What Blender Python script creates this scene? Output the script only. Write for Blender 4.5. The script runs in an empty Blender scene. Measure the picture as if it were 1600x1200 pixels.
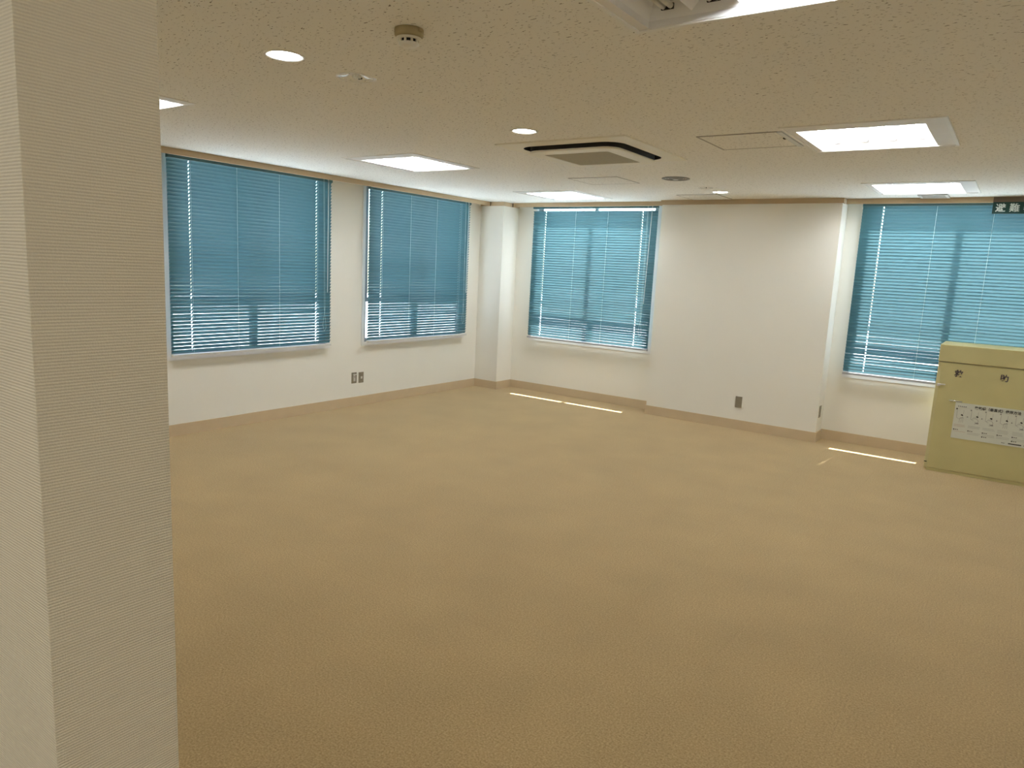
import bpy, bmesh, math, random
from mathutils import Vector, Matrix

random.seed(7)
S = bpy.context.scene
C = S.collection
PI = math.pi
H = 2.5                                   # ceiling height

# ------------------------------------------------------------------ camera
def make_camera():
    loc = Vector((6.0981, -8.1040, 1.6559))
    yaw, pit, rol = 0.61204, 0.16175, 0.04951
    fw = Vector((-math.sin(yaw) * math.cos(pit), math.cos(yaw) * math.cos(pit), -math.sin(pit)))
    r = Vector((math.cos(yaw), math.sin(yaw), 0))
    u = r.cross(fw)
    r2 = r * math.cos(rol) + u * math.sin(rol)
    u2 = -r * math.sin(rol) + u * math.cos(rol)
    cd = bpy.data.cameras.new('camera')
    cd.sensor_width = 36
    cd.lens = 36 * 1114.67 / 1600
    cd.clip_start = 0.05
    cd.clip_end = 600
    co = bpy.data.objects.new('camera', cd)
    m = Matrix((r2, u2, -fw)).transposed().to_4x4()
    m.translation = loc
    co.matrix_world = m
    C.objects.link(co)
    S.camera = co
make_camera()

# ------------------------------------------------------------------ light and exposure
S.view_settings.view_transform = 'Standard'
S.view_settings.look = 'None'
S.view_settings.gamma = 1
S.view_settings.use_curve_mapping = False
S.view_settings.exposure = 0.0
S.cycles.max_bounces = 10
S.cycles.diffuse_bounces = 6
S.cycles.transparent_max_bounces = 12
S.cycles.sample_clamp_indirect = 6

SUN_STRENGTH = 50.0
SKY_STRENGTH = 1.0
TUBE = 56.0
DOWNLIGHT = 40.0

w = bpy.data.worlds.new('sky')
S.world = w
w.use_nodes = True
nt = w.node_tree
nt.nodes.clear()
sky = nt.nodes.new('ShaderNodeTexSky')
sky.sky_type = 'NISHITA'
sky.sun_disc = False
sky.sun_elevation = math.radians(61.5)
sky.sun_rotation = math.radians(4.7)
sky.air_density = 1.0
sky.dust_density = 1.5
bg = nt.nodes.new('ShaderNodeBackground')
bg.inputs['Strength'].default_value = SKY_STRENGTH
wo = nt.nodes.new('ShaderNodeOutputWorld')
nt.links.new(sky.outputs[0], bg.inputs[0])
nt.links.new(bg.outputs[0], wo.inputs[0])

sd = bpy.data.lights.new('sun', 'SUN')
sd.energy = SUN_STRENGTH
sd.angle = math.radians(0.53)
sd.color = (1.0, 0.96, 0.9)
so = bpy.data.objects.new('sun', sd)
C.objects.link(so)
SUN_K = 1.85
so.rotation_euler = Vector((-0.08, -1.0, -SUN_K)).to_track_quat('-Z', 'Y').to_euler()
so.location = (4, 6, 12)

# ------------------------------------------------------------------ materials
def srgb(r, g, b):
    f = lambda c: (c / 255 / 12.92) if c / 255 <= 0.04045 else ((c / 255 + 0.055) / 1.055) ** 2.4
    return (f(r), f(g), f(b), 1)

def mat(name, col, rough=0.6, metal=0.0, spec=0.3, bump=None, vary=None):
    m = bpy.data.materials.new(name)
    m.use_nodes = True
    n = m.node_tree
    p = n.nodes['Principled BSDF']
    p.inputs['Roughness'].default_value = rough
    p.inputs['Metallic'].default_value = metal
    p.inputs['Specular IOR Level'].default_value = spec
    p.inputs['Base Color'].default_value = col
    geo = n.nodes.new('ShaderNodeNewGeometry')
    if vary:                                   # (scale, amount)
        no = n.nodes.new('ShaderNodeTexNoise')
        no.inputs['Scale'].default_value = vary[0]
        no.inputs['Detail'].default_value = 3
        n.links.new(geo.outputs['Position'], no.inputs['Vector'])
        mr = n.nodes.new('ShaderNodeMapRange')
        mr.inputs[1].default_value = 0.3
        mr.inputs[2].default_value = 0.7
        mr.inputs[3].default_value = 1 - vary[1]
        mr.inputs[4].default_value = 1 + vary[1]
        n.links.new(no.outputs[0], mr.inputs[0])
        mx = n.nodes.new('ShaderNodeMix')
        mx.data_type = 'RGBA'
        mx.blend_type = 'MULTIPLY'
        mx.inputs[0].default_value = 1
        mx.inputs[6].default_value = col
        n.links.new(mr.outputs[0], mx.inputs[7])
        n.links.new(mx.outputs[2], p.inputs['Base Color'])
    if bump:                                   # (scale, strength, distance)
        nb = n.nodes.new('ShaderNodeTexNoise')
        nb.inputs['Scale'].default_value = bump[0]
        nb.inputs['Detail'].default_value = 2
        n.links.new(geo.outputs['Position'], nb.inputs['Vector'])
        b = n.nodes.new('ShaderNodeBump')
        b.inputs['Strength'].default_value = bump[1]
        b.inputs['Distance'].default_value = bump[2]
        n.links.new(nb.outputs[0], b.inputs['Height'])
        n.links.new(b.outputs[0], p.inputs['Normal'])
    return m

def emit_mat(name, col, strength):
    m = bpy.data.materials.new(name)
    m.use_nodes = True
    n = m.node_tree
    p = n.nodes['Principled BSDF']
    p.inputs['Base Color'].default_value = (0.9, 0.9, 0.9, 1)
    p.inputs['Emission Color'].default_value = col
    p.inputs['Emission Strength'].default_value = strength
    return m

def ceiling_mat():
    m = mat('mineral_fibre', (0.85, 0.835, 0.79, 1), 0.95, spec=0.1)
    n = m.node_tree
    p = n.nodes['Principled BSDF']
    geo = n.nodes.new('ShaderNodeNewGeometry')
    wob = n.nodes.new('ShaderNodeTexNoise')
    wob.inputs['Scale'].default_value = 9
    n.links.new(geo.outputs['Position'], wob.inputs['Vector'])
    add = n.nodes.new('ShaderNodeVectorMath')
    add.operation = 'MULTIPLY_ADD'
    add.inputs[1].default_value = (0.06, 0.06, 0)
    n.links.new(wob.outputs['Color'], add.inputs[0])
    n.links.new(geo.outputs['Position'], add.inputs[2])
    mp = n.nodes.new('ShaderNodeMapping')
    mp.inputs['Scale'].default_value = (48, 130, 48)
    mp.inputs['Rotation'].default_value = (0, 0, 0.5)
    n.links.new(add.outputs[0], mp.inputs[0])
    no = n.nodes.new('ShaderNodeTexNoise')
    no.inputs['Scale'].default_value = 1
    no.inputs['Detail'].default_value = 2
    n.links.new(mp.outputs[0], no.inputs['Vector'])
    rmp = n.nodes.new('ShaderNodeValToRGB')
    rmp.color_ramp.elements[0].position = 0.635
    rmp.color_ramp.elements[0].color = (0.85, 0.835, 0.79, 1)
    rmp.color_ramp.elements[1].position = 0.685
    rmp.color_ramp.elements[1].color = (0.22, 0.195, 0.16, 1)
    n.links.new(no.outputs[0], rmp.inputs[0])
    n.links.new(rmp.outputs[0], p.inputs['Base Color'])
    b = n.nodes.new('ShaderNodeBump')
    b.invert = True
    b.inputs['Strength'].default_value = 0.4
    b.inputs['Distance'].default_value = 0.002
    n.links.new(rmp.outputs[0], b.inputs['Height'])
    b.invert = False
    n.links.new(b.outputs[0], p.inputs['Normal'])
    return m

def carpet_mat():
    m = mat('loop_carpet', (0.4, 0.28, 0.14, 1), 1.0, spec=0.05)
    n = m.node_tree
    p = n.nodes['Principled BSDF']
    geo = n.nodes.new('ShaderNodeNewGeometry')
    no = n.nodes.new('ShaderNodeTexNoise')
    no.inputs['Scale'].default_value = 130
    no.inputs['Detail'].default_value = 4
    no.inputs['Roughness'].default_value = 0.75
    n.links.new(geo.outputs['Position'], no.inputs['Vector'])
    rmp = n.nodes.new('ShaderNodeValToRGB')
    e = rmp.color_ramp.elements
    e[0].position = 0.30
    e[0].color = (0.235, 0.150, 0.060, 1)
    e[1].position = 0.72
    e[1].color = (0.56, 0.41, 0.215, 1)
    k = e.new(0.5)
    k.color = (0.385, 0.269, 0.123, 1)
    n.links.new(no.outputs[0], rmp.inputs[0])
    big = n.nodes.new('ShaderNodeTexNoise')
    big.inputs['Scale'].default_value = 2.2
    big.inputs['Detail'].default_value = 3
    n.links.new(geo.outputs['Position'], big.inputs['Vector'])
    mr = n.nodes.new('ShaderNodeMapRange')
    mr.inputs[1].default_value = 0.3
    mr.inputs[2].default_value = 0.7
    mr.inputs[3].default_value = 0.95
    mr.inputs[4].default_value = 1.05
    n.links.new(big.outputs[0], mr.inputs[0])
    mx = n.nodes.new('ShaderNodeMix')
    mx.data_type = 'RGBA'
    mx.blend_type = 'MULTIPLY'
    mx.inputs[0].default_value = 1
    n.links.new(rmp.outputs[0], mx.inputs[6])
    n.links.new(mr.outputs[0], mx.inputs[7])
    n.links.new(mx.outputs[2], p.inputs['Base Color'])
    p.inputs['Sheen Weight'].default_value = 0.25
    p.inputs['Sheen Roughness'].default_value = 0.5
    b = n.nodes.new('ShaderNodeBump')
    b.inputs['Strength'].default_value = 0.5
    b.inputs['Distance'].default_value = 0.003
    n.links.new(no.outputs[0], b.inputs['Height'])
    n.links.new(b.outputs[0], p.inputs['Normal'])
    return m

def woven_paper_mat():
    """vinyl wallpaper with a horizontal woven rib"""
    m = mat('woven_wallpaper', (0.62, 0.54, 0.40, 1), 0.75, spec=0.25)
    n = m.node_tree
    p = n.nodes['Principled BSDF']
    geo = n.nodes.new('ShaderNodeNewGeometry')
    mp = n.nodes.new('ShaderNodeMapping')
    n.links.new(geo.outputs['Position'], mp.inputs[0])
    wv = n.nodes.new('ShaderNodeTexWave')
    wv.bands_direction = 'Z'
    wv.inputs['Scale'].default_value = 84
    wv.inputs['Distortion'].default_value = 0.3
    wv.inputs['Detail'].default_value = 2
    wv.inputs['Detail Scale'].default_value = 3
    n.links.new(mp.outputs[0], wv.inputs['Vector'])
    no = n.nodes.new('ShaderNodeTexNoise')
    no.inputs['Scale'].default_value = 420
    n.links.new(mp.outputs[0], no.inputs['Vector'])
    ad = n.nodes.new('ShaderNodeMath')
    ad.operation = 'MULTIPLY_ADD'
    ad.inputs[1].default_value = 0.7
    n.links.new(no.outputs[0], ad.inputs[0])
    n.links.new(wv.outputs[0], ad.inputs[2])
    b = n.nodes.new('ShaderNodeBump')
    b.inputs['Strength'].default_value = 0.35
    b.inputs['Distance'].default_value = 0.002
    n.links.new(ad.outputs[0], b.inputs['Height'])
    n.links.new(b.outputs[0], p.inputs['Normal'])
    mr = n.nodes.new('ShaderNodeMapRange')
    mr.inputs[2].default_value = 1.5
    mr.inputs[3].default_value = 0.88
    mr.inputs[4].default_value = 1.06
    n.links.new(ad.outputs[0], mr.inputs[0])
    mx = n.nodes.new('ShaderNodeMix')
    mx.data_type = 'RGBA'
    mx.blend_type = 'MULTIPLY'
    mx.inputs[0].default_value = 1
    mx.inputs[6].default_value = (0.78, 0.72, 0.575, 1)
    n.links.new(mr.outputs[0], mx.inputs[7])
    n.links.new(mx.outputs[2], p.inputs['Base Color'])
    return m

def glass_mat():
    m = bpy.data.materials.new('window_glass')
    m.use_nodes = True
    n = m.node_tree
    n.nodes.clear()
    t = n.nodes.new('ShaderNodeBsdfTransparent')
    t.inputs[0].default_value = (0.93, 0.96, 0.95, 1)
    g = n.nodes.new('ShaderNodeBsdfGlossy')
    g.inputs['Roughness'].default_value = 0.02
    mx = n.nodes.new('ShaderNodeMixShader')
    o = n.nodes.new('ShaderNodeOutputMaterial')
    mx.inputs[0].default_value = 0.07
    n.links.new(t.outputs[0], mx.inputs[1])
    n.links.new(g.outputs[0], mx.inputs[2])
    n.links.new(mx.outputs[0], o.inputs[0])
    return m

def slat_mat():
    """lacquered teal slat that lets a little daylight through"""
    m = mat('teal_slat', (0.060, 0.170, 0.205, 1), 0.38, spec=0.45)
    n = m.node_tree
    p = n.nodes['Principled BSDF']
    o = n.nodes['Material Output']
    tr = n.nodes.new('ShaderNodeBsdfTranslucent')
    tr.inputs[0].default_value = (0.26, 0.465, 0.54, 1)
    mx = n.nodes.new('ShaderNodeMixShader')
    mx.inputs[0].default_value = 0.06
    n.links.new(p.outputs[0], mx.inputs[1])
    n.links.new(tr.outputs[0], mx.inputs[2])
    n.links.new(mx.outputs[0], o.inputs[0])
    return m

M = {
    'ceiling': ceiling_mat(),
    'carpet': carpet_mat(),
    'wall': mat('cream_wallpaper', (0.82, 0.80, 0.73, 1), 0.8, spec=0.2, bump=(260, 0.15, 0.002), vary=(1.5, 0.012)),
    'woven': woven_paper_mat(),
    'trim': mat('tan_trim', (0.50, 0.385, 0.245, 1), 0.55, vary=(6, 0.03)),
    'base': mat('tan_baseboard', (0.56, 0.44, 0.29, 1), 0.5, vary=(6, 0.03)),
    'dark': mat('dark_gap', (0.03, 0.027, 0.024, 1), 0.7),
    'casing': mat('white_casing', (0.80, 0.79, 0.78, 1), 0.5, vary=(8, 0.02)),
    'sash': mat('grey_aluminium', (0.30, 0.31, 0.32, 1), 0.45, vary=(10, 0.03)),
    'glass': glass_mat(),
    'slat': slat_mat(),
    'teal': mat('teal_paint', (0.08, 0.19, 0.225, 1), 0.4),
    'rail': mat('grey_rail', (0.42, 0.42, 0.44, 1), 0.4, vary=(30, 0.03)),
    'railw': mat('pale_rail', (0.62, 0.61, 0.58, 1), 0.4, vary=(30, 0.03)),
    'cord': mat('pale_cord', (0.62, 0.80, 0.82, 1), 0.7),
    'wand': mat('clear_wand', (0.72, 0.80, 0.83, 1), 0.3),
    'white': mat('white_enamel', (0.82, 0.81, 0.77, 1), 0.4, vary=(8, 0.02)),
    'reflector': mat('white_reflector', (0.88, 0.88, 0.88, 1), 0.35),
    'tube_on': emit_mat('lit_tube', (0.95, 0.98, 1.0, 1), TUBE),
    'tube_off': mat('unlit_tube', (0.85, 0.85, 0.83, 1), 0.3),
    'lens_on': emit_mat('lit_lens', (0.97, 0.985, 1.0, 1), DOWNLIGHT),
    'ivory': mat('ivory_plastic', (0.82, 0.79, 0.69, 1), 0.5, vary=(8, 0.02)),
    'tan_plastic': mat('aged_tan_plastic', (0.42, 0.35, 0.20, 1), 0.55, vary=(40, 0.05)),
    'grille': mat('olive_grille', (0.53, 0.49, 0.37, 1), 0.6, vary=(40, 0.03)),
    'alu': mat('matt_aluminium', (0.36, 0.335, 0.29, 1), 0.45, metal=0.3, vary=(20, 0.04)),
    'alu_light': mat('bright_aluminium', (0.66, 0.68, 0.69, 1), 0.4, metal=0.2),
    'vent': mat('grey_vent', (0.24, 0.235, 0.215, 1), 0.5, vary=(20, 0.04)),
    'chrome': mat('chrome', (0.78, 0.78, 0.78, 1), 0.15, metal=1.0),
    'plate': mat('grey_steel_plate', (0.235, 0.205, 0.15, 1), 0.4, metal=0.15, vary=(60, 0.05)),
    'socket': mat('pale_socket', (0.60, 0.56, 0.51, 1), 0.4),
    'cabinet': mat('khaki_steel', (0.54, 0.485, 0.245, 1), 0.5, spec=0.35, vary=(5, 0.03), bump=(500, 0.05, 0.001)),
    'cabinet_edge': mat('khaki_edge', (0.55, 0.50, 0.28, 1), 0.5, vary=(5, 0.03)),
    'ink': mat('black_ink', (0.035, 0.033, 0.03, 1), 0.6),
    'ink_grey': mat('grey_ink', (0.30, 0.30, 0.28, 1), 0.6),
    'ink_red': mat('faded_red_ink', (0.45, 0.25, 0.18, 1), 0.6),
    'purple_ink': mat('dark_letter', (0.09, 0.07, 0.075, 1), 0.6),
    'paper': mat('white_placard', (0.66, 0.675, 0.60, 1), 0.45, vary=(12, 0.02)),
    'sign': mat('dark_green_sign', (0.012, 0.048, 0.042, 1), 0.45, vary=(20, 0.05)),
    'sign_text': mat('white_sign_letter', (0.72, 0.78, 0.74, 1), 0.5),
    'brown': mat('dark_brown', (0.16, 0.115, 0.08, 1), 0.5),
    'ground': mat('pale_concrete', (0.62, 0.66, 0.70, 1), 0.9, vary=(0.15, 0.15)),
    'dish': mat('glossy_white_dish', (0.92, 0.93, 0.90, 1), 0.12, spec=0.8),
}

# ------------------------------------------------------------------ mesh helpers
class MB:
    """collects shapes, then links them as one mesh object"""
    def __init__(self):
        self.v = []
        self.f = []
        self.fm = []
        self.smooth = []
    def face(self, pts, mi=0, sm=False):
        b = len(self.v)
        self.v += [tuple(p) for p in pts]
        self.f.append(tuple(range(b, b + len(pts))))
        self.fm.append(mi)
        self.smooth.append(sm)
    def box(self, x0, x1, y0, y1, z0, z1, mi=0):
        p = [(x0, y0, z0), (x1, y0, z0), (x1, y1, z0), (x0, y1, z0), (x0, y0, z1), (x1, y0, z1), (x1, y1, z1), (x0, y1, z1)]
        b = len(self.v)
        self.v += p
        for q in ((0, 3, 2, 1), (4, 5, 6, 7), (0, 1, 5, 4), (1, 2, 6, 5), (2, 3, 7, 6), (3, 0, 4, 7)):
            self.f.append(tuple(b + i for i in q))
            self.fm.append(mi)
            self.smooth.append(False)
        return self
    def tube(self, a, c, r, n=8, mi=0):
        a = Vector(a)
        c = Vector(c)
        d = (c - a).normalized()
        s = d.orthogonal().normalized()
        t = d.cross(s)
        b = len(self.v)
        for q in (a, c):
            for i in range(n):
                an = 2 * PI * i / n
                self.v.append(tuple(q + (s * math.cos(an) + t * math.sin(an)) * r))
        for i in range(n):
            j = (i + 1) % n
            self.f.append((b + i, b + j, b + n + j, b + n + i))
            self.fm.append(mi)
            self.smooth.append(True)
        self.f.append(tuple(b + i for i in reversed(range(n))))
        self.f.append(tuple(b + n + i for i in range(n)))
        self.fm += [mi, mi]
        self.smooth += [False, False]
        return self
    def lathe(self, prof, n=32, c=(0, 0), mi=0, sm=True):
        """prof: (radius, z) pairs, turned about the vertical through c"""
        b = len(self.v)
        for r, z in prof:
            for i in range(n):
                an = 2 * PI * i / n
                self.v.append((c[0] + r * math.cos(an), c[1] + r * math.sin(an), z))
        for k in range(len(prof) - 1):
            for i in range(n):
                j = (i + 1) % n
                self.f.append((b + k * n + i, b + k * n + j, b + (k + 1) * n + j, b + (k + 1) * n + i))
                self.fm.append(mi)
                self.smooth.append(sm)
        return self
    def loops(self, rings, closed=True, sm=False, mi=0):
        """bridge a list of equally long closed rings of points"""
        n = len(rings[0])
        b = len(self.v)
        for r in rings:
            self.v += [tuple(p) for p in r]
        for k in range(len(rings) - 1):
            for i in range(n):
                j = (i + 1) % n
                self.f.append((b + k * n + i, b + k * n + j, b + (k + 1) * n + j, b + (k + 1) * n + i))
                self.fm.append(mi)
                self.smooth.append(sm)
        return self
    def mesh(self, name, mats):
        me = bpy.data.meshes.new(name)
        me.from_pydata(self.v, [], self.f)
        for m in (mats if isinstance(mats, (list, tuple)) else [mats]):
            me.materials.append(m)
        me.polygons.foreach_set('material_index', self.fm)
        me.polygons.foreach_set('use_smooth', self.smooth)
        me.validate()
        me.update()
        return me
    def build(self, name, mats, parent=None, fix=True):
        me = self.mesh(name, mats)
        if fix:
            bm = bmesh.new()
            bm.from_mesh(me)
            bmesh.ops.remove_doubles(bm, verts=bm.verts, dist=1e-6)
            bmesh.ops.recalc_face_normals(bm, faces=bm.faces)
            bm.to_mesh(me)
            bm.free()
        return link(name, me, parent)

def link(name, me, parent=None):
    o = bpy.data.objects.new(name, me)
    C.objects.link(o)
    if parent:
        o.parent = parent
    return o

def tag(o, label=None, cat=None, group=None, kind=None):
    if label: o['label'] = label
    if cat: o['category'] = cat
    if group: o['group'] = group
    if kind: o['kind'] = kind
    return o

def empty(name, loc, rz=0, label=None, cat=None, group=None):
    o = bpy.data.objects.new(name, None)
    o.empty_display_size = 0.1
    o.location = loc
    o.rotation_euler = (0, 0, rz)
    C.objects.link(o)
    return tag(o, label, cat, group)

def children(o):
    return [c for c in C.objects if c.parent == o]

def copy_tree(o, parent=None):
    c = o.copy()
    C.objects.link(c)
    c.parent = parent
    for ch in children(o):
        copy_tree(ch, c)
    return c

def structure(o):
    o['kind'] = 'structure'
    return o

def text_mesh(name, s, size, m, parent, loc, rot, bold=0.0, depth=0.0008, align='LEFT', sx=1.0):
    cu = bpy.data.curves.new(name, 'FONT')
    cu.body = s
    cu.size = size
    cu.extrude = depth
    cu.offset = bold
    cu.align_x = align
    cu.align_y = 'CENTER'
    cu.resolution_u = 3
    t = bpy.data.objects.new(name + '_curve', cu)
    C.objects.link(t)
    bpy.context.view_layer.update()
    dg = bpy.context.evaluated_depsgraph_get()
    me = bpy.data.meshes.new_from_object(t.evaluated_get(dg))
    bpy.data.objects.remove(t)
    bpy.data.curves.remove(cu)
    me.name = name
    me.materials.clear()
    me.materials.append(m)
    o = link(name, me, parent)
    o.location = loc
    o.rotation_euler = rot
    o.scale = (sx, 1, 1)
    return o

# ------------------------------------------------------------------ plan of the room
XR = 7.1                 # right wall
COL_A, COL_B = 0.377, 0.340          # corner column
PX0, PX1, PY = 2.580, 4.509, 0.264   # pier between the two back windows
Z_S, Z_H = 0.730, 2.497              # window sill and head
TB = 0.171                           # depth of the curtain box
ZT = 2.4495                          # its lower edge
YP0, YP1, XP = -7.765, -7.610, 5.20  # partition end beside the camera
W = {1: (-4.715, -2.965), 2: (-2.425, -0.670), 3: (0.700, 2.425), 4: (4.690, 6.390)}
WT = 0.085                           # wall thickness

# ---- floor: slab and carpet tiles
structure(MB().box(-0.3, XR + 0.3, -10.2, 0.3, -0.30, -0.007).build('floor', M['carpet']))
floor = C.objects['floor']
TS = 0.529
tile = MB().box(0.0002, TS - 0.0002, 0.0002, TS - 0.0002, -0.007, 0).mesh('carpet_tile', M['carpet'])
for i in range(-6, 9):
    for j in range(-7, 10):
        x, y = 3.09 + i * TS, -5.083 + j * TS
        if x > XR or x + TS < 0.0 or y > -0.02 or y + TS < -8.9:
            continue
        x0, x1, y0, y1 = max(x, 0.0), min(x + TS, XR), y, min(y + TS, 0.0)
        if x1 - x0 > TS - 1e-4 and y1 - y0 > TS - 1e-4:
            t = link('carpet_tile', tile, floor)
            t.location = (x, y, 0)
        elif x1 - x0 > 0.01 and y1 - y0 > 0.01:
            MB().box(x0 + 0.0002, x1 - 0.0002, y0 + 0.0002, y1 - 0.0002, -0.007, 0).build('carpet_tile', M['carpet'], floor)

# ---- walls
def wall_with_windows(name, axis, wins, a0, a1):
    m = MB()
    def b(u0, u1, z0, z1):
        if axis == 'x':      # wall along y at x = 0
            m.box(-WT, 0, u0, u1, z0, z1)
        else:
            m.box(u0, u1, 0, WT, z0, z1)
    u = a0
    for (s, e) in wins:
        b(u, s, -0.3, 2.85)
        b(s, e, -0.3, Z_S)
        b(s, e, Z_H, 2.85)
        u = e
    b(u, a1, -0.3, 2.85)
    return structure(m.build(name, M['wall'], fix=False))
wall_left = wall_with_windows('wall_left', 'x', [W[1], W[2]], -10.2, 0)
wall_back = wall_with_windows('wall_back', 'y', [W[3], W[4]], -WT, XR + 0.2)
structure(MB().box(XR, XR + 0.2, -10.2, 0, -0.3, 2.85).build('wall_right', M['wall']))
structure(MB().box(-0.2, XR + 0.2, -10.2, -10.0, -0.3, 2.85).build('wall_front', M['wall']))
structure(MB().box(0, XP, YP0, YP1, -0.007, 2.85).build('wall_partition', M['woven']))
structure(MB().box(0, COL_A, -COL_B, 0, -0.007, 2.6).build('wall_corner_column', M['wall']))
structure(MB().box(PX0, PX1, -PY, 0, -0.007, 2.6).build('wall_pier', M['wall']))
structure(MB().box(XR - 0.38, XR, -COL_B, 0, -0.007, 2.6).build('wall_far_column', M['wall']))

# ---- baseboards
HB, TBB = 0.1045, 0.012
def baseboard(name, *boxes):
    m = MB()
    for b in boxes:
        m.box(*b)
    return structure(m.build(name, M['base']))
baseboard('baseboard_left', (0, TBB, YP1, -COL_B - TBB, 0, HB))
baseboard('baseboard_column', (0, COL_A + TBB, -COL_B - TBB, -COL_B, 0, HB), (COL_A, COL_A + TBB, -COL_B, -TBB, 0, HB))
baseboard('baseboard_back', (COL_A, PX0 - TBB, -TBB, 0, 0, HB))
baseboard('baseboard_pier', (PX0 - TBB, PX1 + TBB, -PY - TBB, -PY, 0, HB), (PX0 - TBB, PX0, -PY, 0, 0, HB), (PX1, PX1 + TBB, -PY, -TBB, 0, HB))
baseboard('baseboard_right', (PX1, XR - 0.38, -TBB, 0, 0, HB))

# ---- curtain boxes and picture rail under the ceiling
def trim(name, *boxes):
    m = MB()
    for b in boxes:
        m.box(*b)
    return structure(m.build(name, M['trim']))
tt = 0.018
trim('trim_1', (TB - tt, TB, YP1, -COL_B - 0.030, ZT, H))
trim('trim_2', (0.0, COL_A + 0.015, -COL_B - 0.015, -COL_B, ZT, H), (COL_A, COL_A + 0.015, -COL_B, 0, ZT, H))
trim('trim_3', (COL_A + 0.030, PX0, -TB, -TB + tt, ZT, H))
trim('trim_4', (PX0 - 0.012, PX1 + 0.012, -PY - 0.015, -PY, ZT, H), (PX1, PX1 + 0.012, -PY, -TB - 0.012, ZT, H))
trim('trim_5', (PX1 + 0.012, XR - 0.38, -TB, -TB + tt, ZT, H))
trim('trim_6', (0.0, TB - tt, YP1, -COL_B - 0.015, 2.4965, H), )
m = MB()
m.box(TB - tt, TB - 0.002, -COL_B - 0.030, -COL_B - 0.016, ZT, H)
m.box(COL_A + 0.016, COL_A + 0.030, -TB + 0.002, -TB + tt, ZT, H)
structure(m.build('trim_7', M['dark']))

# ---- ceiling with openings for everything recessed in it
LX = (1.660, 5.265)
LY = (-0.950, -3.445, -6.095)
LHX, LHY = 0.410, 0.425
FL = 0.020                            # visible flange
MX0, MX1, MY0, MY1 = 0.055, 0.115, 0.165, 0.022   # lamp opening inside the flange: margins on each side
holes = []
for x in LX:
    for y in LY:
        holes.append((x - LHX + FL, x + LHX - FL, y - LHY + FL, y + LHY - FL))
ACX, ACY, ACH = 3.455, -3.470, 0.505
holes.append((ACX - 0.42, ACX + 0.42, ACY - 0.42, ACY + 0.42))
DL = [(3.402, -6.067), (3.425, -4.300), (3.495, -0.945)]      # downlights
EM = [(3.410, -5.670), (3.482, -1.311)]                        # emergency lamps
VENT = (3.470, -2.010)
for x, y in EM:
    holes.append((x - 0.058, x + 0.058, y - 0.058, y + 0.058))
holes.append((VENT[0] - 0.07, VENT[0] + 0.07, VENT[1] - 0.07, VENT[1] + 0.07))
xs = sorted({0.0, XR + 0.2, *[h[0] for h in holes], *[h[1] for h in holes]})
ys = sorted({-10.2, 0.0, *[h[2] for h in holes], *[h[3] for h in holes]})
m = MB()
for i in range(len(xs) - 1):
    for j in range(len(ys) - 1):
        cx, cy = (xs[i] + xs[i + 1]) / 2, (ys[j] + ys[j + 1]) / 2
        if any(h[0] < cx < h[1] and h[2] < cy < h[3] for h in holes):
            continue
        m.face([(xs[i], ys[j], H), (xs[i], ys[j + 1], H), (xs[i + 1], ys[j + 1], H), (xs[i + 1], ys[j], H)])
for h in holes:                                     # cut edges of the boards
    for a, b in (((h[0], h[2]), (h[1], h[2])), ((h[1], h[2]), (h[1], h[3])), ((h[1], h[3]), (h[0], h[3])), ((h[0], h[3]), (h[0], h[2]))):
        m.face([(*a, H), (*b, H), (*b, H + 0.012), (*a, H + 0.012)])
m.box(-0.18, XR + 0.2, -10.2, 0.18, 2.80, 2.95)
ceiling = structure(m.build('ceiling', M['ceiling'], fix=False))

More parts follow.
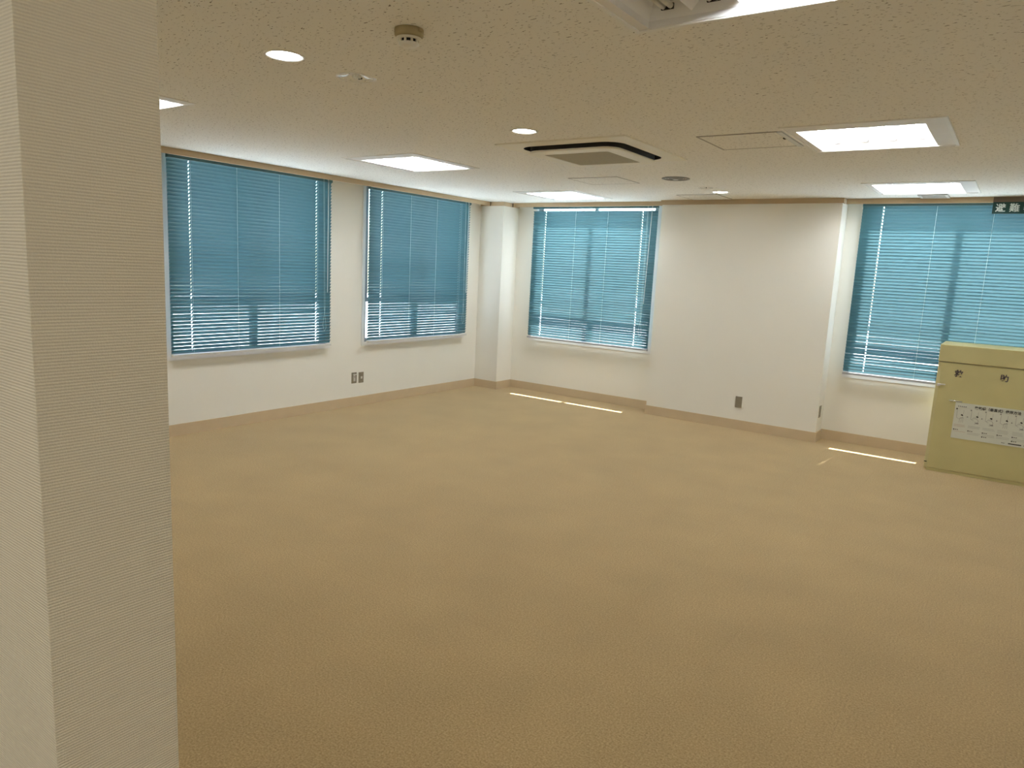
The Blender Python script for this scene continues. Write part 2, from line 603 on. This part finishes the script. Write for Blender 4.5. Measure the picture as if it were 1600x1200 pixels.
# ------------------------------------------------------------------ windows
def make_window(n, axis, s, e):
    """local frame: u along the wall, v outwards"""
    def B(mb, u0, u1, v0, v1, z0, z1):
        if axis == 'x':
            mb.box(-v1, -v0, u0, u1, z0, z1)
        else:
            mb.box(u0, u1, v0, v1, z0, z1)
    c = (s + e) / 2
    root = MB()
    f = 0.038                                             # outer aluminium frame
    for a in ((s, s + f, 0.012, 0.08, Z_S, Z_H), (e - f, e, 0.012, 0.08, Z_S, Z_H), (s + f, e - f, 0.012, 0.08, Z_S, Z_S + f), (s + f, e - f, 0.012, 0.08, Z_H - 0.016, Z_H)):
        B(root, *a)
    B(root, s + f, e - f, 0.018, 0.075, 1.188, 1.216)        # transom
    B(root, c - 0.030, c + 0.030, 0.018, 0.075, Z_S + f, 1.188)
    ro = structure(root.build('window_%d' % n, M['sash']))
    t = 0.03
    for k, (u0, u1, v0, v1) in enumerate(((s + f, c + 0.030, 0.022, 0.040), (c - 0.030, e - f, 0.044, 0.062))):   # two sliding sashes
        sh = MB()
        for a in ((u0, u0 + t, v0, v1, 1.216, Z_H - 0.016), (u1 - t, u1, v0, v1, 1.216, Z_H - 0.016), (u0 + t, u1 - t, v0, v1, 1.216, 1.234), (u0 + t, u1 - t, v0, v1, Z_H - 0.040, Z_H - 0.016)):
            B(sh, *a)
        so_ = sh.build('sash', M['sash'], ro)
        gl = MB()
        vm = (v0 + v1) / 2
        B(gl, u0 + t, u1 - t, vm - 0.0025, vm + 0.0025, 1.234, Z_H - 0.040)
        gl.build('pane', M['glass'], so_)
    for u0, u1 in ((s + f, c - 0.030), (c + 0.030, e - f)):
        gl = MB()
        B(gl, u0, u1, 0.044, 0.049, Z_S + f, 1.188)
        gl.build('pane', M['glass'], ro)
    cs = MB()                                              # painted casing on the room side
    k = 0.040
    B(cs, s - k, s, -0.012, 0.0, Z_S - k, Z_H)
    B(cs, e, e + k, -0.012, 0.0, Z_S - k, Z_H)
    B(cs, s, e, -0.012, 0.0, Z_S - k, Z_S - 0.012)
    cs.build('casing', M['casing'], ro)
    sl = MB()
    B(sl, s, e, -0.016, 0.012, Z_S - 0.012, Z_S)
    sl.build('sill', M['casing'], ro)
    rv = MB()                                              # lining of the opening
    B(rv, s, s + 0.006, 0.0, 0.012, Z_S, Z_H)
    B(rv, e - 0.006, e, 0.0, 0.012, Z_S, Z_H)
    rv.build('lining', M['casing'], ro)
    return ro
for n in (1, 2):
    make_window(n, 'x', *W[n])
for n in (3, 4):
    make_window(n, 'y', *W[n])

# ------------------------------------------------------------------ outside
structure(MB().box(-90, 90, -60, 150, -4.6, -4.2).build('ground', M['ground']))

# ------------------------------------------------------------------ venetian blinds
BW = 1.765
PITCH = 0.0315
NS = 53
Z_TOP = 2.416
SW, TILT = 0.0390, math.radians(57.3)
HOLE = (-0.690, 0.690)
LADDER = (-0.690, -0.230, 0.230, 0.690)

def slat_mesh(hx=0.0040, s0=-0.52, s1=0.22, tilt=TILT):
    """curved slat: x along the blind, +y towards the window; inner edge raised; two cord slots"""
    ss = [-1, -0.53, 0.45, 1]
    def P(x, s):
        y0, z0 = s * SW / 2, 0.0055 * (1 - s * s)
        ca, sa = math.cos(tilt), math.sin(tilt)
        return (x, y0 * ca + z0 * sa, -y0 * sa + z0 * ca)
    xs_ = [-BW / 2, HOLE[0] - hx, HOLE[0] + hx, HOLE[1] - hx, HOLE[1] + hx, BW / 2]
    m = MB()
    b = 0
    for x in xs_:
        for s in ss:
            m.v.append(P(x, s))
    for i in range(5):
        for k in range(3):
            if i in (1, 3) and k == 1:
                continue
            a = i * 4 + k
            m.f.append((a, a + 1, a + 5, a + 4))
            m.fm.append(0)
            m.smooth.append(True)
    return m.mesh('slat', M['slat'])
SLAT = slat_mesh()

def make_blind(center, rz, label, odd, rail):
    root = empty('venetian_blind', (center[0], center[1], 0), rz, label, 'blind', 'teal venetian blinds over the four windows')
    m = MB().box(-BW / 2, BW / 2, -0.020, 0.020, 2.430, 2.490)
    m.build('headrail', M['teal'], root)
    rnd = random.Random(label)
    for i in range(NS):
        if i in odd and odd[i] is None:
            continue
        z = Z_TOP - i * PITCH
        s = link('slat', SLAT, root)
        dz, rot, roll = 0, rnd.gauss(0, 0.008), rnd.gauss(0, 0.0003)
        if i in odd:
            dz, rot, roll = odd[i]
        s.location = (0, 0, z + dz)
        s.rotation_euler = (rot, roll, 0)
    zb = Z_TOP - (NS - 1) * PITCH - 0.036
    MB().box(-BW / 2, BW / 2, -0.018, 0.018, zb - 0.011, zb + 0.011).build('bottom_rail', M[rail], root)
    for x in LADDER:
        lc = MB()
        dx = 0.0 if abs(x) < 0.5 else (0.008 if rz else -0.008)
        lc.tube((x + dx, -0.0125, zb), (x + dx, -0.0125, 2.455), 0.0013 if dx == 0 else 0.0008, 5)
        lc.tube((x + dx, 0.0125, zb), (x + dx, 0.0125, 2.455), 0.0008, 5)
        lc.build('ladder_cord', M['cord'], root)
    wd = MB()
    wd.tube((0.820, -0.030, 2.44), (0.805, -0.042, 1.30), 0.0042, 8)
    wd.tube((0.820, -0.018, 2.47), (0.820, -0.030, 2.44), 0.003, 6)
    wd.build('tilt_wand', M['wand'], root)
    pc = MB()
    pc.tube((0.760, -0.026, 2.46), (0.772, -0.030, 1.15), 0.0010, 5)
    pc.tube((0.770, -0.026, 2.46), (0.786, -0.030, 1.15), 0.0010, 5)
    pc.tube((0.772, -0.030, 1.15), (0.800, -0.030, 0.93), 0.0012, 5)
    pc.tube((0.786, -0.030, 1.15), (0.756, -0.030, 0.96), 0.0012, 5)
    pc.tube((0.756, -0.030, 0.96), (0.775, -0.030, 0.89), 0.0012, 5)
    pc.tube((0.800, -0.030, 0.93), (0.775, -0.030, 0.89), 0.0012, 5)
    pc.build('pull_cord', M['cord'], root)
    return root

BD = 0.085
make_blind((BD, -3.866), PI / 2, 'teal venetian blind beside the partition end, wider looking of the two on the side wall', {}, 'railw')
make_blind((BD, -1.562), PI / 2, 'teal venetian blind on the side wall, next to the corner column', {}, 'railw')
make_blind((1.570, -BD), 0, 'teal venetian blind between corner column and pier, bright gap under its headrail', {0: None}, 'rail')
make_blind((5.548, -BD), 0, 'teal venetian blind behind the khaki cabinet, with one skewed slat low down',
           {47: (0.0035, 0.10, -0.0065), 48: (-0.002, 0.02, 0.002), 51: (0.004, -0.02, -0.004), 52: (0.006, -0.03, -0.006)}, 'rail')

# ------------------------------------------------------------------ ceiling lights
TUBE_X = (-0.270, -0.110, 0.050, 0.210)
def make_ceiling_light(x, y, label, lit=(1, 1, 1, 1)):
    root = empty('ceiling_light', (x, y, H), 0, label, 'ceiling light', 'square recessed ceiling lights')
    a, b = LHX, LHY
    i, j = a - FL, b - FL
    def ring(p, q, z):
        return [(-p, -q, z), (p, -q, z), (p, q, z), (-p, q, z)]
    def rect(e, z):
        return [(-a + MX0 + e, -b + MY0 + e, z), (a - MX1 - e, -b + MY0 + e, z), (a - MX1 - e, b - MY1 - e, z), (-a + MX0 + e, b - MY1 - e, z)]
    MB().loops([ring(i, j, 0.004), ring(i, j, -0.006), ring(a - 0.003, b - 0.003, -0.006), ring(a, b, -0.003), ring(a, b, 0.0)]).build('frame', M['white'], root)
    MB().loops([ring(i, j, -0.002), rect(0.0, 0.0), rect(0.0, 0.022)]).build('surround', M['casing'], root)
    m = MB().loops([rect(0.0, 0.022), rect(0.025, 0.085)])
    m.face(rect(0.025, 0.085))
    m.build('reflector', M['reflector'], root, fix=False)
    y0, y1 = -b + MY0 + 0.025, b - MY1 - 0.025
    for rx in (-0.190, -0.030, 0.130):
        rg = MB()
        h0, h1 = 0.084, 0.026
        for q in (-1, 1):
            rg.face([(rx + q * 0.050, y0, h0), (rx + q * 0.050, y1, h0), (rx, y1, h1), (rx, y0, h1)])
        for yy in (y0, y1):
            rg.face([(rx - 0.050, yy, h0), (rx + 0.050, yy, h0), (rx, yy, h1)])
        rg.build('ridge', M['reflector'], root)
    for n, tx in enumerate(TUBE_X):
        tb = MB()
        for d in (-0.013, 0.013):
            tb.tube((tx + d, y0 + 0.060, 0.046), (tx + d, y1 - 0.020, 0.046), 0.0095, 8)
        t = tb.build('tube', M['tube_on' if lit[n] else 'tube_off'], root)
        if not lit[n]:
            t['label'] = 'unlit tube'
        MB().box(tx - 0.026, tx + 0.026, y0 + 0.004, y0 + 0.060, 0.032, 0.082).build('socket', M['white'], root)
        MB().box(tx - 0.022, tx + 0.022, y1 - 0.020, y1 - 0.012, 0.037, 0.055).build('end_cap', M['dark'] if not lit[n] else M['reflector'], root)
    return root
make_ceiling_light(LX[1], LY[1], 'lit square ceiling light beside the metal-edged hatch')
make_ceiling_light(LX[0], LY[1], 'lit square ceiling light between the side-wall windows and the air conditioner')
make_ceiling_light(LX[0], LY[0], 'lit square ceiling light near the corner column, above the back wall blind')
make_ceiling_light(LX[1], LY[0], 'lit square ceiling light above the blind with the evacuation sign')
make_ceiling_light(LX[1], LY[2], 'half-lit square ceiling light nearest the camera, two tubes dark', (0, 0, 1, 1))
make_ceiling_light(LX[0], LY[2], 'square ceiling light mostly hidden behind the textured partition end')

def make_downlight(x, y, label, r=0.086):
    root = empty('downlight', (x, y, H), 0, label, 'downlight', 'round lit downlights along the ceiling')
    MB().lathe([(r - 0.016, 0.0), (r - 0.016, -0.004), (r - 0.003, -0.006), (r, -0.004), (r, 0.0)], 40).build('trim_ring', M['white'], root)
    m = MB()
    m.lathe([(r - 0.016, -0.0012), (r * 0.6, -0.0018), (0.001, -0.002)], 40)
    m.build('lens', M['lens_on'], root)
    return root
make_downlight(*DL[0], 'lit round downlight nearest the textured partition end')
make_downlight(*DL[1], 'lit round downlight just before the ceiling air conditioner')
make_downlight(*DL[2], 'small lit round downlight close to the pier')

def make_emergency(x, y, label, r):
    root = empty('emergency_light', (x, y, H), 0, label, 'emergency light', 'unlit round emergency lamps in the ceiling')
    MB().lathe([(r - 0.012, 0.0), (r - 0.012, -0.003), (r - 0.002, -0.004), (r, -0.002), (r, 0.0)], 40).build('trim_ring', M['white'], root)
    MB().lathe([(r - 0.010, -0.001), (0.05, 0.004), (0.034, 0.012), (0.001, 0.014)], 40).build('dish', M['dish'], root)
    bl = MB()
    for a in (0.4, 2.5, 4.6):
        bl.lathe([(0.0001, -0.006), (0.006, -0.004), (0.009, 0.002), (0.006, 0.010), (0.0001, 0.014)], 10, (0.016 * math.cos(a), 0.016 * math.sin(a)))
    bl.build('bulb', M['dish'], root)
    MB().box(-0.016, 0.006, 0.026, 0.031, -0.001, 0.006).build('contact', M['dark'], root)
    return root
make_emergency(*EM[0], 'unlit round emergency lamp between smoke detector and downlight', 0.095)
make_emergency(*EM[1], 'unlit round emergency lamp far off near the pier', 0.083)

# ------------------------------------------------------------------ ceiling air conditioner
def rsq(h, r, z, n=10):
    pts = []
    for cx, cy, a0 in ((h - r, h - r, 0), (-h + r, h - r, PI / 2), (-h + r, -h + r, PI), (h - r, -h + r, 1.5 * PI)):
        for k in range(n + 1):
            a = a0 + PI / 2 * k / n
            pts.append((cx + r * math.cos(a), cy + r * math.sin(a), z))
    return pts
def sq_like(ref, h, z):
    out = []
    for x, y, _ in ref:
        k = h / max(abs(x), abs(y))
        out.append((x * k, y * k, z))
    return out
def ac_unit():
    root = empty('ceiling_air_conditioner', (ACX, ACY, H), 0, 'square ivory ceiling air conditioner with black air slot and olive grille', 'air conditioner')
    inner = rsq(0.395, 0.13, -0.012)
    m = MB().loops([sq_like(inner, ACH, 0.0), sq_like(inner, ACH, -0.007), sq_like(inner, ACH - 0.006, -0.010), inner])
    m.build('panel', M['ivory'], root)
    MB().loops([rsq(0.3952, 0.13, -0.0115), rsq(0.400, 0.13, 0.055), rsq(0.353, 0.105, 0.055), rsq(0.353, 0.105, -0.034)]).build('air_slot', M['dark'], root)
    cp = MB().loops([rsq(0.345, 0.105, -0.020), rsq(0.354, 0.105, -0.034), rsq(0.355, 0.105, -0.040), rsq(0.349, 0.105, -0.046), rsq(0.256, 0.02, -0.049), rsq(0.256, 0.02, -0.040)])
    cp.build('center_panel', M['ivory'], root)
    g = MB()
    g.box(-0.255, 0.255, -0.255, 0.255, -0.044, -0.038)
    gr = g.build('grille', M['grille'], root)
    sl = MB().box(-0.250, 0.250, -0.0022, 0.0022, -0.0475, -0.043).mesh('grille_bar', M['grille'])
    for k in range(39):
        o = link('grille_bar', sl, gr)
        o.location = (0, -0.247 + k * 0.013, 0)
    vm = MB()
    for s in (-0.022, 0.022):
        vm.face([(-0.24, -0.373 + s * 0.3, 0.012), (0.24, -0.373 + s * 0.3, 0.012), (0.24, -0.373 + s, 0.045), (-0.24, -0.373 + s, 0.045)])
    vme = vm.mesh('vane', M['dark'])
    for k in range(4):
        o = link('vane', vme, root)
        o.rotation_euler = (0, 0, k * PI / 2)
ac_unit()

# ------------------------------------------------------------------ hatches, vents, detector
def hatch(x0, x1, y0, y1, label, wd, m_frame, bright=False):
    root = empty('ceiling_hatch', ((x0 + x1) / 2, (y0 + y1) / 2, H), 0, label, 'access hatch', 'access hatches in the ceiling')
    a, b = (x1 - x0) / 2, (y1 - y0) / 2
    def ring(p, q, z):
        return [(-p, -q, z), (p, -q, z), (p, q, z), (-p, q, z)]
    MB().loops([ring(a, b, 0), ring(a, b, -0.004), ring(a - wd, b - wd, -0.004), ring(a - wd, b - wd, 0)]).build('frame', M[m_frame], root)
    MB().box(-a + wd, a - wd, -b + wd, b - wd, -0.003, 0).build('board', M['ceiling'], root)
    if bright:
        MB().box(a - 0.004, a + 0.026, -b, b, -0.009, -0.001).build('lit_border', M['alu_light'], root)  # lit side of the frame, its brightness put into a paler metal
        MB().box(a - 0.018, a - 0.008, -0.06, -0.03, -0.010, -0.003).build('latch', M['dark'], root)
    return root
hatch(4.338, 4.824, -3.770, -3.280, 'metal-edged square hatch beside the largest lit ceiling light', 0.013, 'alu', True)
hatch(2.500, 3.010, -2.240, -1.770, 'thin-edged square hatch behind the air conditioner', 0.007, 'alu')
hatch(2.955, 3.400, -0.770, -0.290, 'thin-edged square hatch at the pier, near the small downlight', 0.007, 'alu')

root = empty('round_vent', (*VENT, H), 0, 'round grey ceiling vent between hatch and far downlight', 'vent')
MB().lathe([(0.115, 0.0), (0.123, -0.002), (0.121, -0.007), (0.110, -0.010), (0.100, -0.006), (0.098, 0.004)], 40).build('rim', M['vent'], root)
m = MB()
for r0, r1, z in ((0.096, 0.076, -0.006), (0.072, 0.052, -0.010), (0.048, 0.028, -0.013)):
    m.lathe([(r0, z + 0.012), (r1, z), (r1 - 0.003, z + 0.002)], 36)
m.build('diffuser_ring', M['vent'], root)
MB().lathe([(0.026, -0.008), (0.022, -0.015), (0.0005, -0.016)], 24).build('hub', M['alu_light'], root)
MB().lathe([(0.099, 0.008), (0.0005, 0.008)], 24).build('duct', M['dark'], root)

root = empty('supply_grille', (5.300, -0.350, H), 0, 'small square ceiling grille behind the light at the evacuation sign', 'grille')
def sring(p, q, z):
    return [(-p, -q, z), (p, -q, z), (p, q, z), (-p, q, z)]
MB().loops([sring(0.120, 0.135, 0), sring(0.120, 0.135, -0.012), sring(0.096, 0.112, -0.012), sring(0.096, 0.112, 0)]).build('frame', M['alu'], root)
MB().box(-0.096, 0.096, -0.112, 0.112, -0.004, 0).build('backing', M['vent'], root)
bar = MB().box(-0.096, 0.096, -0.006, 0.006, -0.011, -0.004).mesh('louver', M['alu'])
for k in range(8):
    o = link('louver', bar, root)
    o.location = (0, -0.098 + k * 0.028, 0)

root = empty('smoke_detector', (4.130, -6.070, H), 0, 'tan and white smoke detector on the ceiling', 'smoke detector')
MB().lathe([(0.0005, 0.0), (0.053, 0.0), (0.054, -0.003), (0.053, -0.023), (0.047, -0.028), (0.034, -0.033)], 40).build('base', M['tan_plastic'], root)
MB().lathe([(0.047, -0.031), (0.040, -0.036), (0.034, -0.037)], 36).build('collar', M['ivory'], root)
MB().lathe([(0.026, -0.034), (0.026, -0.050)], 24).build('chamber', M['dark'], root)
rib = MB().box(0.031, 0.037, -0.004, 0.004, -0.050, -0.035).mesh('rib', M['ivory'])
for k in range(9):
    o = link('rib', rib, root)
    o.rotation_euler = (0, 0, 2 * PI * k / 9 + 0.2)
MB().lathe([(0.038, -0.048), (0.038, -0.052), (0.028, -0.060), (0.0005, -0.063)], 36).build('cap', M['white'], root)
MB().box(0.036, 0.062, -0.007, 0.007, -0.016, -0.004).build('tab', M['tan_plastic'], root)

root = empty('indicator_rod', (3.475, -1.00, H), 0, 'tiny dark rod hanging beside the small far downlight', 'sensor')
MB().lathe([(0.0005, 0), (0.012, 0), (0.012, -0.003), (0.0045, -0.005), (0.0045, -0.030), (0.0005, -0.032)], 16).build('rod', M['tan_plastic'], root)

# ------------------------------------------------------------------ wall sockets
def outlet(loc, rz, label, style):
    """plate in the local x-z plane, facing -y"""
    root = empty('wall_socket', loc, rz, label, 'wall socket', 'grey steel wall sockets low on the walls')
    a, h, t = 0.037, 0.062, 0.006
    def rg(p, q, y):
        return [(-p, y, -q), (p, y, -q), (p, y, q), (-p, y, q)]
    m = MB().loops([rg(a, h, 0), rg(a, h, -t + 0.002), rg(a - 0.003, h - 0.003, -t)])
    m.face(rg(a - 0.003, h - 0.003, -t))
    m.build('cover_plate', M['plate'], root)
    if style == 'power':
        MB().box(-0.013, 0.015, -t - 0.004, -t, -0.040, 0.034).build('insert', M['socket'], root)
        MB().box(-0.020, 0.023, -t - 0.016, -t, 0.036, 0.043).build('flap', M['white'], root)
        MB().box(-0.006, -0.003, -t - 0.0045, -t - 0.003, 0.005, 0.018).build('slot', M['dark'], root)
        MB().box(0.005, 0.008, -t - 0.0045, -t - 0.003, 0.005, 0.018).build('slot', M['dark'], root)
    elif style == 'jack':
        MB().box(-0.010, 0.014, -t - 0.003, -t, -0.014, 0.012).build('insert', M['socket'], root)
        MB().box(-0.012, 0.016, -t - 0.002, -t, 0.013, 0.026).build('shutter', M['plate'], root)
    else:
        MB().box(-0.016, 0.016, -t - 0.002, -t, -0.045, 0.026).build('insert', M['plate'], root)
        MB().box(-0.020, 0.020, -t - 0.004, -t, 0.030, 0.036).build('flap', M['plate'], root)
    for z in (-0.052, 0.052):
        s = MB().tube((0, -t, z), (0, -t - 0.0015, z), 0.003, 8)
        s.build('screw', M['alu'], root)
    return root
outlet((0, -2.562, 0.325), PI / 2, 'grey wall socket with pale insert, beside the plainer plate on the side wall', 'power')
outlet((0, -2.455, 0.321), PI / 2, 'grey wall plate with small square jack, nearer the corner column', 'jack')
outlet((3.678, -PY, 0.306), 0, 'plain grey wall socket on the front of the pier', 'plain')
outlet((PX1, -0.175, 0.316), PI / 2, 'grey wall socket on the narrow end of the pier', 'plain')

# ------------------------------------------------------------------ evacuation sign
root = empty('evacuation_sign', (6.06, -TB, 2.40), 0, 'dark green evacuation equipment sign with white characters, before the blind', 'sign')
MB().box(-0.30, 0.30, -0.018, -0.004, -0.052, 0.052).build('board', M['sign'], root)
MB().box(-0.302, 0.302, -0.006, 0.0, 0.0505, 0.0985).build('upper_strip', M['brown'], root)  # dark brown strip across the trim above the board
for k, ch in enumerate('避難器具'):
    text_mesh('character', ch, 0.078, M['sign_text'], root, (-0.278 + k * 0.104, -0.0185, -0.004), (PI / 2, 0, 0), bold=0.0012)

# ------------------------------------------------------------------ rescue chute cabinet
def cabinet():
    x0, x1, y0, y1 = 5.550, 6.560, -0.640, -0.135
    cx = (x0 + x1) / 2
    root = empty('chute_cabinet', (cx, (y0 + y1) / 2, 0), 0, 'khaki steel rescue chute cabinet with white instruction placard', 'cabinet')
    ox, oy = -cx, -(y0 + y1) / 2
    def B(n, m_, *b, bev=0.0, par=root):
        mb = MB().box(b[0] + ox, b[1] + ox, b[2] + oy, b[3] + oy, b[4], b[5])
        me = mb.mesh(n, M[m_])
        bm = bmesh.new()
        bm.from_mesh(me)
        if bev:
            bmesh.ops.bevel(bm, geom=bm.edges, offset=bev, segments=2, profile=0.5, affect='EDGES')
        bmesh.ops.recalc_face_normals(bm, faces=bm.faces)
        bm.to_mesh(me)
        bm.free()
        return link(n, me, par)
    B('plinth', 'cabinet', x0 + 0.022, x1 - 0.022, y0 + 0.006, y1, 0.0, 0.024)
    B('body', 'cabinet_edge', x0, x1, y0 + 0.010, y1, 0.020, 1.008, bev=0.003)
    B('lid', 'cabinet', x0 - 0.003, x1 + 0.003, y0 - 0.004, y1, 1.012, 1.165, bev=0.004)
    d = B('door', 'cabinet', x0 + 0.026, x1 - 0.026, y0, y0 + 0.012, 0.030, 1.003, bev=0.002)
    # handle: chrome bow
    h = MB()
    hx, hz, fy = 5.726 + ox, 0.671, y0 + oy
    h.tube((hx - 0.045, fy, hz), (hx - 0.045, fy - 0.022, hz), 0.004)
    h.tube((hx + 0.045, fy, hz), (hx + 0.045, fy - 0.022, hz), 0.004)
    h.tube((hx - 0.050, fy - 0.022, hz), (hx + 0.050, fy - 0.022, hz), 0.0055)
    h.build('handle', M['chrome'], root)
    l = MB()
    lx, lz = x0 + ox, 0.803
    l.box(lx + 0.012, lx + 0.040, fy - 0.014, fy, lz - 0.016, lz + 0.010)
    l.tube((lx + 0.020, fy - 0.014, lz), (lx + 0.078, fy - 0.014, lz + 0.004), 0.0055)
    l.build('latch', M['socket'], root)
    MB().box(x0 + ox - 0.002, x0 + ox + 0.020, y0 + oy + 0.004, y0 + oy + 0.012, 0.075, 0.083).build('rivet', M['dark'], root)
    for px, ch in ((5.717, '救'), (6.055, '助'), (6.393, '袋')):
        text_mesh('character', ch, 0.066, M['purple_ink'], root, (px + ox - 0.033, fy - 0.0012, 0.913), (PI / 2, 0, 0), bold=0.0016)
    # placard
    px0, px1, pz0, pz1 = 5.727, 6.385, 0.336, 0.660
    pl = B('placard', 'paper', px0, px1, y0 - 0.003, y0 - 0.0005, pz0, pz1)
    yy = y0 - 0.0036 + oy
    def line(mb, xa, xb, za, zb, wd=0.0022):
        xa += ox
        xb += ox
        dx, dz = xb - xa, zb - za
        n = math.hypot(dx, dz) or 1
        nx, nz = -dz / n * wd / 2, dx / n * wd / 2
        mb.face([(xa + nx, yy, za + nz), (xb + nx, yy, zb + nz), (xb - nx, yy, zb - nz), (xa - nx, yy, za - nz)])
    text_mesh('title', '救助袋（垂直式）使用方法', 0.0295, M['ink'], pl, (6.045 + ox, yy, 0.628), (PI / 2, 0, 0), bold=0.0008, align='CENTER', sx=0.96)
    hd = MB()
    for k in range(5):
        line(hd, px0 + 0.022 + k * 0.014, px0 + 0.032 + k * 0.014, 0.628, 0.628, 0.010)
    hd.build('header_marks', M['ink_grey'], pl)
    step = 0.109
    rnd = random.Random(5)
    for k in range(6):
        sx = px0 + 0.012 + k * step
        zt = 0.606
        nb = MB()
        line(nb, sx, sx + 0.011, zt - 0.003, zt - 0.003, 0.012)
        nb.build('step_number', M['ink' if k == 0 else 'ink_grey'], pl)
        dr = MB()
        line(dr, sx + 0.010, sx + 0.010, zt - 0.012, zt - 0.082, 0.002)
        line(dr, sx + 0.010, sx + 0.034, zt - 0.082, zt - 0.094, 0.002)
        line(dr, sx + 0.060, sx + 0.060, zt - 0.010, zt - 0.050, 0.0016)
        if k in (0, 3):
            for q in range(3):
                line(dr, sx + 0.040 + q * 0.010, sx + 0.034 + q * 0.014, zt - 0.080, zt - 0.122, 0.0022)
            line(dr, sx + 0.036, sx + 0.066, zt - 0.082, zt - 0.078, 0.003)
            line(dr, sx + 0.030, sx + 0.060, zt - 0.094, zt - 0.072, 0.002)
        else:
            pts = [(sx + 0.040 + 0.028 * math.cos(a), zt - 0.094 + 0.022 * math.sin(a)) for a in [2.6 - 0.5 * i for i in range(9)]]
            for (a, b_) in zip(pts, pts[1:]):
                line(dr, a[0], b_[0], a[1], b_[1], 0.0026)
            line(dr, sx + 0.045, sx + 0.045, zt - 0.100, zt - 0.125, 0.002)
            line(dr, sx + 0.050, sx + 0.072, zt - 0.112, zt - 0.112, 0.012)
            line(dr, sx + 0.026, sx + 0.062, zt - 0.064, zt - 0.064, 0.0018)
        dr.build('step_drawing', M['ink_grey'], pl)
        hm = MB()
        hx_ = sx + 0.050 + 0.006 * (k % 2)
        line(hm, hx_ - 0.009, hx_ + 0.009, zt - 0.054, zt - 0.060 + 0.004 * (k % 3), 0.007)
        line(hm, hx_ - 0.002, hx_ + 0.004, zt - 0.046, zt - 0.062, 0.006)
        hm.build('drawing_accent', M['ink'], pl)
        if k < 5:
            ar = MB()
            ax_, az = sx + 0.094 + ox, zt - 0.066
            ar.face([(ax_ - 0.006, yy, az + 0.007), (ax_ + 0.007, yy, az), (ax_ - 0.006, yy, az - 0.007)])
            ar.build('step_arrow', M['ink_grey'], pl)
        cp = MB()
        for q in range(3 if k > 2 else 2):
            line(cp, sx - 0.002, sx + 0.070 + 0.020 * rnd.random(), zt - 0.146 - q * 0.012, zt - 0.146 - q * 0.012, 0.0022)
        for q in range(2 if k else 1):
            line(cp, sx - 0.002, sx + 0.085 + 0.010 * rnd.random(), zt - 0.205 - 0.012 * q, zt - 0.205 - 0.012 * q, 0.0020)
        cp.build('caption_lines', M['ink_grey' if k else 'ink_red'], pl)
        hb = MB()
        for q in range(3):
            line(hb, sx - 0.002 + q * 0.014, sx + 0.008 + q * 0.014, zt - 0.190, zt - 0.190, 0.009 if q == 0 else 0.0055)
        if k in (2, 4):
            for q in range(3):
                line(hb, sx - 0.002 + q * 0.014, sx + 0.008 + q * 0.014, zt - 0.226, zt - 0.226, 0.009 if q == 0 else 0.0055)
        hb.build('caption_heading', M['ink'], pl)
    ft = MB()
    line(ft, 6.105, 6.130, 0.356, 0.356, 0.004)
    line(ft, 6.155, 6.250, 0.356, 0.356, 0.009)
    line(ft, 6.265, 6.340, 0.356, 0.356, 0.004)
    ft.build('footer_marks', M['ink'], pl)
cabinet()

# ------------------------------------------------------------------ corridor behind the camera: its own ceiling lamp, plus fill added for the partition end
for name, x, y, e in (('corridor_lamp', 3.6, -8.9, 20), ('partition_fill', 6.55, -9.2, 12)):
    ld = bpy.data.lights.new(name, 'AREA')
    ld.shape = 'RECTANGLE'
    ld.size = 0.8
    ld.size_y = 0.8
    ld.energy = e
    ld.color = (0.97, 0.985, 1.0)
    lo = bpy.data.objects.new(name, ld)
    lo.location = (x, y, 2.49)
    C.objects.link(lo)
